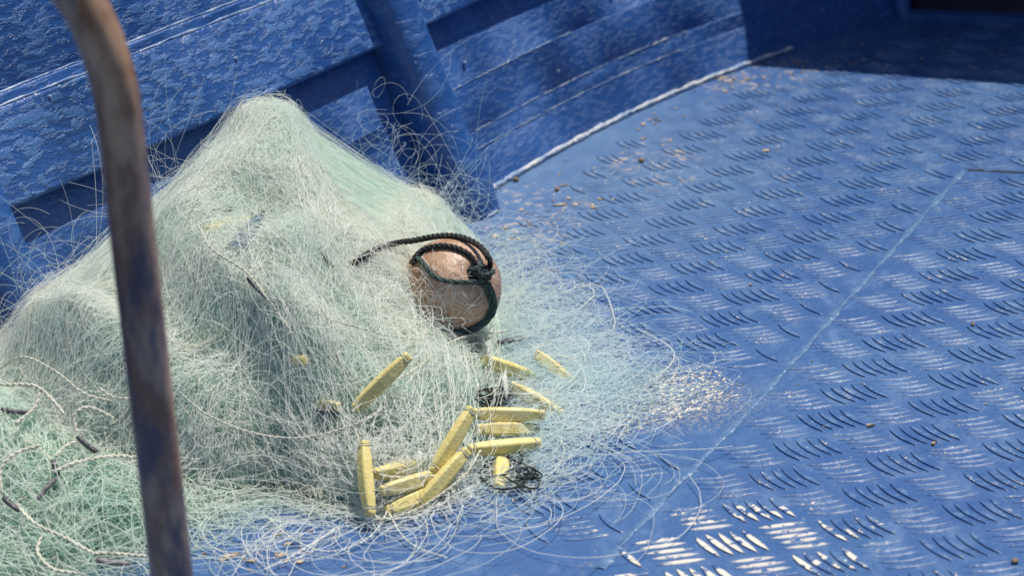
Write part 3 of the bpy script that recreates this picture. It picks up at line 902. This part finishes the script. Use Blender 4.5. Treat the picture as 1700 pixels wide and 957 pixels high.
# ================================================================== ROUND FLOAT
BC = at_depth(749, 479, net_depth(751, 520) - .004); 
BD = prj(BC)[2]; BR = 84.0 / F_PX * BD
ball = empty("ball_float", tuple(BC - [0, 0, BR]))
tag(ball, "round brown ball float lashed with dark cord on top of the net", "float")
cax, cay, caz = AX[:, 0], -AX[:, 1], -AX[:, 2]      # camera right, up, toward viewer
hole = (cax * .50 + cay * .28 + caz * .80); hole /= np.linalg.norm(hole)
bm = bmesh.new(); bmesh.ops.create_icosphere(bm, subdivisions=5, radius=1.0)
bv = []
for v in bm.verts:
    p = np.array(v.co); c_ = p @ hole
    r_ = 1 + .010 * math.sin(5 * p[0] + 2) * math.sin(4 * p[2]) + .004 * math.sin(14 * p[1] + 6 * p[0])
    aa = math.acos(max(-1, min(1, abs(c_))))
    if aa < .20: r_ -= .22 * (1 - aa / .20) ** .7
    bv.append(BC + p * BR * r_)
bf = [tuple(v.index for v in f.verts) for f in bm.faces]; bm.free()
mesh_np("ball", bv, bf, M_BALL, ball, True)
def on_ball(u, v, h=.0):
    d = ray(u, v); d = d / np.linalg.norm(d); oc = CAM_POS - BC; b = oc @ d; Rr = BR + h
    disc = b * b - (oc @ oc - Rr * Rr)
    if disc < 0:
        p = CAM_POS - d * b; return BC + (p - BC) / np.linalg.norm(p - BC) * Rr
    return CAM_POS + d * (-b - math.sqrt(disc))
def tangle(cu, cv, ru, rv, N, n, z0, zr, on):
    out = []
    for _ in range(N):
        a = np.linspace(0, rng.uniform(3.5, 7.0), n) * 1.6; p1, p2, p3, p4 = rng.uniform(0, 6.28, 4); f1, f2 = rng.uniform(.7, 1.5, 2)
        uu = cu + ru * (.62 * np.sin(f1 * a + p1) + .38 * np.sin(2.3 * f1 * a + p3)); vv = cv + rv * (.62 * np.sin(f2 * a + p2) + .38 * np.sin(1.9 * f2 * a + p4))
        out.append([on(u_, v_, z0 + zr * .5 * (1 + math.sin(a_ * 1.3 + p1))) for u_, v_, a_ in zip(uu, vv, a)])
    return np.array(out)
def twisted(name, P, rad, mat, par, n=3, pitch=.016, sides=8, loc=None):
    P = resample(np.asarray(P), .0016)
    s_ = np.r_[0, np.cumsum(np.linalg.norm(np.diff(P, axis=0), axis=1))]
    T, S, U = frames(P[None])
    Pa = []
    for k in range(n):
        a = s_ / pitch * 2 * np.pi + k * 2 * np.pi / n
        Pa.append(P + (S[0] * np.cos(a)[:, None] + U[0] * np.sin(a)[:, None]) * rad * .52)
    V, Q = tube_geo(np.array(Pa), rad * .56, sides)
    return mesh_np(name, V, Q, mat, par, True, loc)
lash = spline(np.array([on_ball(u, v, .0018) for u, v in ((690, 425), (705, 440), (722, 460), (745, 467), (775, 469), (803, 466))]), 10)
twisted("lashing", lash, .0019, M_LASH, ball, 3, .022)
lash = spline(np.array([on_ball(u, v, .0022) for u, v in ((806, 470), (815, 490), (817, 512), (808, 530), (790, 545), (770, 551), (745, 553))]), 10)
for off in (-.0016, .0016):
    twisted("lashing", lash + cax * off, .0023, M_LASH, ball, 3, .026)
lash = spline(np.array([on_ball(u, v, .0022) for u, v in ((793, 440), (778, 422), (755, 411), (730, 408), (706, 413), (692, 424), (683, 438))]), 10)
twisted("lashing", lash, .0022, M_ROPE, ball, 3, .012)
# knot: a few tight turns round the hole
kc = on_ball(799, 453, .002)
for k in range(5):
    a = np.linspace(0, 2 * np.pi, 28)
    e1_ = cax * math.cos(k * .8) + cay * math.sin(k * .8); e2_ = caz * .75 + cay * (.6 - .25 * k) - cax * .3; e2_ /= np.linalg.norm(e2_)
    kp = kc + cax * (k - 2) * .0014 + np.outer(np.cos(a), e1_) * .0062 + np.outer(np.sin(a), e2_) * .0048
    twisted("knot", kp, .0021, M_ROPE if k % 2 else M_LASH, ball, 3, .012)
# black rope leading back into the heap
rp = [on_net(560, 452, -.012), on_net(605, 428, .004), on_net(650, 411, .008)]
rd = prj(BC)[2]
rp += [at_depth(690, 399, rd + .01), at_depth(730, 392, rd), at_depth(765, 394, rd - .012), at_depth(795, 408, rd - .022), at_depth(812, 430, rd - .030),
       on_ball(812, 447, .004), on_ball(802, 455, .004)]
rope = twisted("rope", spline(np.array(rp), 12), .0025, M_ROPE, None, 3, .0135, 8, loc=tuple(on_net(605, 428)))
tag(rope, "twisted black rope arching over the round brown float into the net", "rope")
# dark cord coiled under the floats
c2 = at(850, 780, .008)
V, Q = tube_geo(tangle(848, 782, 52, 32, 4, 70, .002, .009, at), .0007, 5)
rope2 = mesh_np("rope", V, Q, M_BLACKTW, None, True, tuple(c2))
tag(rope2, "coil of thin dark cord on the deck just below the level rungs", "rope")
c3 = on_net(838, 664, .008)
V, Q = tube_geo(tangle(836, 664, 46, 18, 4, 60, .001, .006, on_net), .0006, 5)
r3 = mesh_np("rope", V, Q, M_BLACKTW, None, True, tuple(c3))
tag(r3, "tangle of dark cord showing through the net just behind the stacked floats", "rope")
# stray strands lying across the ball
bs = []
for pts in (((668, 470), (690, 492), (715, 515), (745, 533), (780, 552)), ((700, 440), (715, 470), (735, 500), (742, 530)), ((676, 500), (700, 470), (712, 445), (700, 425)),
            ((690, 520), (720, 535), (760, 540), (800, 525)), ((735, 490), (748, 475), (752, 500)), ((770, 520), (790, 500), (800, 490)), ((672, 455), (690, 445), (705, 455))):
    P = spline(np.array([on_ball(u, v, .0012) for u, v in pts]), 8); bs.append(P[np.linspace(0, len(P) - 1, 24).astype(int)])
for _ in range(60):
    u, v = rng.normal(725, 32), rng.normal(500, 30); th_ = rng.uniform(0, 6.28); kk_ = rng.normal(0, .12); P = []
    for k in range(24):
        P.append(on_ball(u, v, .0008 + .0012 * abs(math.sin(k * .2)))); th_ += kk_; u += math.cos(th_) * 3.2; v += math.sin(th_) * 3.2
    bs.append(np.array(P))
o = strands("stray_strand", np.array(bs), np.r_[np.full(7, .00028), np.full(60, .00012)], M_WHITE, net); tag(o, kind="stuff")

# ================================================================== YELLOW FLOATS
def cork_mesh(Lc, w, mat, name="net_float"):
    st = [(-.5, .60), (-.485, .70), (-.45, .74), (-.437, .60), (-.42, .60), (-.405, .78), (-.3, .90), (-.15, .98), (0, 1), (.15, .98), (.3, .90), (.405, .78), (.42, .60), (.437, .60), (.45, .74), (.485, .70), (.5, .60)]
    V = []
    for x, k in st:
        a, b = w * k, w * k * .80; c_ = .28 * a
        bow = -.0012 * (1 - (2 * x) ** 2)
        for y_, z_ in ((-a, -b + c_), (-a, b - c_), (-a + c_, b), (a - c_, b), (a, b - c_), (a, -b + c_), (a - c_, -b), (-a + c_, -b)):
            V.append((x * Lc, y_, z_ - bow))
    n = 8; F = []
    for i in range(len(st) - 1):
        for j in range(n):
            F.append((i * n + j, i * n + (j + 1) % n, (i + 1) * n + (j + 1) % n, (i + 1) * n + j))
    F.append(tuple(range(n - 1, -1, -1))); F.append(tuple(range((len(st) - 1) * n, len(st) * n)))
    me = bpy.data.meshes.new(name); me.from_pydata(V, [], [f[::-1] for f in F])
    bm = bmesh.new(); bm.from_mesh(me); bmesh.ops.recalc_face_normals(bm, faces=bm.faces)
    bmesh.ops.bevel(bm, geom=[e for e in bm.edges if e.calc_face_angle(0) > .35], offset=.0004, segments=1, affect='EDGES')
    bm.to_mesh(me); bm.free()
    me.materials.append(mat)
    return me
CL = .0545
CK = [cork_mesh(CL, .0053, M_CORK), cork_mesh(CL, .0052, M_CORK2)]
def tie_mesh(x):
    a = np.linspace(0, 2 * np.pi, 13)[:-1]
    P = np.stack([np.full(12, x) + .0004 * np.sin(3 * a), np.cos(a) * .0042, np.sin(a) * .0036 + .0003], 1)
    T = np.roll(P, -1, 0) - np.roll(P, 1, 0); T /= np.linalg.norm(T, axis=1, keepdims=True)
    S = np.tile([1.0, 0, 0], (12, 1)); U = np.cross(T, S)
    V = []; 
    for i in range(12):
        for b in range(5):
            V.append(P[i] + (S[i] * math.cos(b * 1.2566) + U[i] * math.sin(b * 1.2566)) * .00055)
    F = [(i * 5 + j, i * 5 + (j + 1) % 5, ((i + 1) % 12) * 5 + (j + 1) % 5, ((i + 1) % 12) * 5 + j) for i in range(12) for j in range(5)]
    me = bpy.data.meshes.new("tie"); me.from_pydata([tuple(v) for v in V], [], F)
    me.polygons.foreach_set("use_smooth", [True] * len(F)); me.materials.append(M_TWINE)
    return me
TIES = [tie_mesh(-.4285 * CL), tie_mesh(.4285 * CL)]
CORKS = [  # pixel ends, lift toward viewer, which mesh, roll, swap of tilt, label
    ((588, 680), (680, 590), .014, 0, .2, 1, "bright yellow float lying diagonally alone on the green net below the ball"),
    ((604, 738), (615, 853), .014, 0, .9, 1, "narrow yellow float standing almost upright at the front left of the floats"),
    ((718, 785), (784, 678), .020, 0, .5, 1, "long bright yellow float leaning diagonally on top of the front cluster"),
    ((692, 843), (776, 748), .010, 0, .3, 1, "yellow float lying just under the leaning top float, lower end on the deck"),
    ((632, 817), (742, 785), .006, 1, .1, 1, "pale yellow float pointing left from beneath the leaning floats"),
    ((640, 850), (752, 806), .002, 0, -.2, 1, "shaded yellow float lowest on the deck, under all the others"),
    ((786, 687), (903, 690), .014, 1, .1, -1, "topmost of the three level yellow floats stacked like rungs"),
    ((792, 714), (893, 714), .014, 1, -.2, -1, "middle of the three level yellow floats stacked like rungs"),
    ((778, 747), (896, 736), .014, 0, .6, 1, "lowest of the three level yellow floats stacked like rungs"),
    ((803, 598), (890, 630), .012, 0, .2, 1, "orange yellow float below the grey lead, right of the ball's foot"),
    ((852, 646), (932, 694), .011, 1, .3, 1, "yellow float sloping down to the right above the level rungs"),
    ((893, 594), (951, 643), .009, 1, .1, 1, "thin yellow float farthest right, half covered by white strands"),
    ((829, 808), (833, 748), .003, 0, .4, 1, "short looking yellow float upright in shade beneath the lowest rung"),
    ((622, 788), (712, 770), -.004, 0, .3, 1, "dim yellow float tangled in net behind the upright front one"),
    ((436, 612), (510, 598), -.013, 0, .3, 1, "yellow float blurred under the green net left of the diagonal one"),
    ((468, 664), (568, 678), -.010, 1, .3, 1, "yellow float buried flat in the net left of the diagonal float's lower end"),
    ((345, 384), (425, 368), -.0115, 1, .2, 1, "pale yellow float glowing through the white net near the foreground rail"),
]
for (a, b, lift, which, roll, sgn, lab) in CORKS:
    cu, cv = (a[0] + b[0]) / 2, (a[1] + b[1]) / 2
    C0 = on_net(cu, cv, lift); tc = prj(C0)[2]
    def ends(dl): return at_depth(*a, tc - dl), at_depth(*b, tc + dl)
    lo, hi = 0.0, .05
    if np.linalg.norm(np.subtract(*ends(0))) < CL:
        for _ in range(40):
            md = (lo + hi) / 2
            if np.linalg.norm(np.subtract(*ends(sgn * md))) < CL: lo = md
            else: hi = md
    best = None
    for sg in (sgn, -sgn):
        ea_, eb_ = ends(sg * min(lo, .022))
        clr = min(net_depth(*a) - prj(ea_)[2], net_depth(*b) - prj(eb_)[2])
        if best is None or clr > best[0] + .004: best = (clr, ea_, eb_)
    pa, pb = best[1:]
    if best[0] < lift * .4 and lift > .005:
        pull = (CAM_POS - C0) / np.linalg.norm(CAM_POS - C0) * (lift * .4 - best[0]); pa = pa + pull; pb = pb + pull
    X = (pb - pa) / np.linalg.norm(pb - pa)
    mid = (pa + pb) / 2
    low = min((mid - X * CL / 2)[2], (mid + X * CL / 2)[2])
    if low < .004: mid = mid + np.array([0, 0, .004 - low])
    Z = caz - X * (caz @ X); Z /= np.linalg.norm(Z); Y = np.cross(Z, X)
    Y, Z = Y * math.cos(roll) + Z * math.sin(roll), Z * math.cos(roll) - Y * math.sin(roll)
    mm = Matrix.Identity(4)
    for r in range(3): mm[r][0], mm[r][1], mm[r][2], mm[r][3] = X[r], Y[r], Z[r], mid[r]
    o = bpy.data.objects.new("net_float", CK[which]); link(o); o.matrix_world = mm
    tag(o, lab, "float", "yellow floats of the net")
    for tm in TIES:
        t_ = bpy.data.objects.new("tie", tm); link(t_, o)

# ================================================================== LEAD WEIGHTS
def lead(a, b, rad, mat, lab, lift=.008):
    pa, pb = on_net(*a, lift), on_net(*b, lift)
    tm = (prj(pa)[2] + prj(pb)[2]) / 2
    pa = at_depth(*a, tm * .4 + prj(pa)[2] * .6); pb = at_depth(*b, tm * .4 + prj(pb)[2] * .6)
    mid = (pa + pb) / 2 + caz * 0
    P = np.linspace(0, 1, 9)[:, None] * (pb - pa) + pa
    ax = np.cross(pb - pa, caz); ax /= np.linalg.norm(ax)
    P = P + ax * (np.sin(np.linspace(0, np.pi, 9)) * .0006)[:, None]
    r_ = np.full(9, rad); r_[0] *= .75; r_[-1] *= .75
    o = tube("lead_weight", P, r_ * (1 + rng.normal(0, .04, 9)), mat, None, 10, tuple(mid))
    return tag(o, lab, "lead weight", "lead weights of the nets")
lead((826, 569), (873, 559), .0021, M_LEAD, "grey lead weight lying between the ball and the orange yellow float", .016)
lead((128, 725), (163, 753), .0020, M_LEAD, "dark lead weight slanting down right near the rail in the left net", .018)
lead((88, 764), (97, 790), .0020, M_LEAD, "short dark lead weight pointing up at the fork of the lead line", .018)
lead((94, 796), (62, 831), .0017, M_LEAD2, "pale worn lead weight below the fork of the lead line", .018)
lead((5, 827), (33, 849), .0020, M_LEAD, "dark lead weight at the left edge joined to the long curved cord", .018)
lead((160, 931), (215, 937), .0019, M_LEAD2, "pale lead weight at the bottom left beside the rail's foot", .018)
lead((0, 680), (48, 686), .0018, M_LEAD, "dark lead weight at the left edge, highest in the left net", .018)
lead((410, 462), (447, 499), .0013, M_LEAD, "thin dark lead weight slanting across the white middle of the net", .006)
lead((352, 349), (385, 346), .0017, M_LEAD, "short dark lead weight half hidden in the net beside the rail", .002)
lead((524, 682), (572, 684), .0018, M_LEAD, "bluish lead weight buried in the net under the flat yellow float", .003)
lead((530, 412), (553, 444), .0011, M_LEAD, "slim grey lead weight in the net left of the black rope's end", .004)
# blue scrap added for a see-through gap in the net
pp = [on_net(u, v, .003) for u, v in ((378, 412), (395, 388), (415, 366), (441, 349), (437, 372), (420, 398), (402, 415))]
pp = np.array(pp); V = np.vstack([pp, pp - caz * .0012]); n = len(pp)
o = mesh_np("net_gap_filler", V, [tuple(range(n)), tuple(range(2 * n - 1, n - 1, -1))] + [(i, n + i, n + (i + 1) % n, (i + 1) % n) for i in range(n)], M_NETGAP, None, False, tuple(pp.mean(0)))
tag(o, "dark blue filler added for a see-through gap in the white net", "filler")

# ================================================================== FOREGROUND RAIL
Py = at_depth(240, 550, 1.06)[1]
def on_plane(u, v):
    d = ray(u, v); return CAM_POS + d * (Py / d[1])
rpts = [on_plane(u, v) for u, v in ((-260, -200), (-110, -150), (20, -95), (90, -50), (134, 0), (158, 45), (174, 88), (187, 130), (196, 175), (205, 250), (221, 397), (250, 650), (285, 957))]
dn = rpts[-1] - rpts[-2]; rpts.append(rpts[-1] + dn * ((-.0 - rpts[-1][2]) / dn[2]))
rail = empty("handrail", tuple(rpts[-1]))
tag(rail, "rusty bent metal handrail tube in the blurred foreground, traces of blue paint", "handrail")
tube("tube", resample(spline(np.array(rpts), 14), .006), .0113, M_RAIL, rail, 24)
bm = bmesh.new(); bmesh.ops.create_cone(bm, cap_ends=True, segments=24, radius1=.026, radius2=.024, depth=.006)
bmesh.ops.translate(bm, verts=bm.verts, vec=(0, 0, .003))
me = bpy.data.meshes.new("base_flange"); bm.to_mesh(me); bm.free(); me.materials.append(M_RAIL)
link(bpy.data.objects.new("base_flange", me), rail)

# ================================================================== DEBRIS
dv, df = [], []
def flake(x, y, sx, sy, ang, th):
    n = rng.integers(5, 9); k0 = len(dv)
    a = np.sort(rng.uniform(0, 6.283, n)); rr = rng.uniform(.55, 1, n)
    ca, sa = math.cos(ang), math.sin(ang)
    for zz in (.0004, th):
        for a_, r_ in zip(a, rr):
            px, py = math.cos(a_) * r_ * sx, math.sin(a_) * r_ * sy
            dv.append((x + px * ca - py * sa, y + px * sa + py * ca, zz + (rng.uniform(0, .0006) if zz > .0005 else 0)))
    df.append(tuple(range(k0 + n, k0 + 2 * n)))
    for i in range(n): df.append((k0 + i, k0 + (i + 1) % n, k0 + n + (i + 1) % n, k0 + n + i))
def scatter(N, u, v, su, sv, s0, s1, el=1.5):
    for _ in range(N):
        p = at(rng.normal(u, su), rng.normal(v, sv))
        d = np.linalg.norm(WQ - p[:2], axis=1).min()
        inside = ((p[:2] - WQ[np.linalg.norm(WQ - p[:2], axis=1).argmin()]) @ np.array([.72, -.69])) > .006
        if not inside: continue
        r_ = rng.uniform(s0, s1)
        flake(p[0], p[1], r_ * rng.uniform(1, el), r_, rng.uniform(0, 6.28), rng.uniform(.0006, .0011))
scatter(80, 1330, 110, 75, 12, .0006, .0026)
scatter(30, 1200, 132, 35, 8, .001, .0035, 2.2)
scatter(40, 1230, 165, 60, 25, .0005, .0018)
scatter(26, 930, 330, 40, 40, .0006, .0022, 3)
scatter(10, 945, 340, 20, 12, .0012, .0026, 4)
scatter(12, 1095, 200, 25, 15, .0012, .0035, 3)
scatter(18, 850, 385, 40, 18, .001, .0028, 3)
scatter(34, 400, 915, 70, 18, .0005, .0028, 2.5)
scatter(60, 1400, 500, 200, 220, .0003, .0009)
scatter(30, 1480, 90, 120, 20, .0005, .0016)
for u, v, s_ in ((1241, 475, .0036), (1445, 709, .0034), (1552, 739, .003), (1270, 252, .004), (1095, 200, .0055), (930, 342, .006), (470, 925, .005), (385, 925, .005)):
    p = at(u, v); flake(p[0], p[1], s_ * 1.3, s_ * .8, rng.uniform(-.3, .3), .0016)
o = mesh_np("debris", dv, df, M_DEBRIS, None, False)
tag(o, "tan flakes of paint and grit scattered over the blue deck", "debris", kind="stuff")
for u, v, r_, lab in ((1615, 541, .0023, "tiny tan pebble beside the bars at the right"), (1685, 936, .0032, "brown pebble in the bottom right corner of the deck"),
                      (1065, 269, .0042, "dark brown pebble near the tan stained bars"), (925, 317, .0036, "tan pebble on the smooth margin beside the hull"),
                      (857, 301, .0042, "pale pebble closest to the rib's foot"), (1185, 131, .0045, "dark pebble against the hull joint by the far corner")):
    bm = bmesh.new(); r_ *= .72; bmesh.ops.create_icosphere(bm, subdivisions=2, radius=r_)
    for vv in bm.verts: vv.co *= 1 + rng.normal(0, .06); vv.co.z *= .75
    me = bpy.data.meshes.new("pebble"); bm.to_mesh(me); bm.free()
    me.polygons.foreach_set("use_smooth", [True] * len(me.polygons)); me.materials.append(M_PEB)
    o = bpy.data.objects.new("pebble", me); o.location = tuple(at(u, v) + [0, 0, r_ * .68]); link(o)
    tag(o, lab, "pebble", "pebbles on the deck")
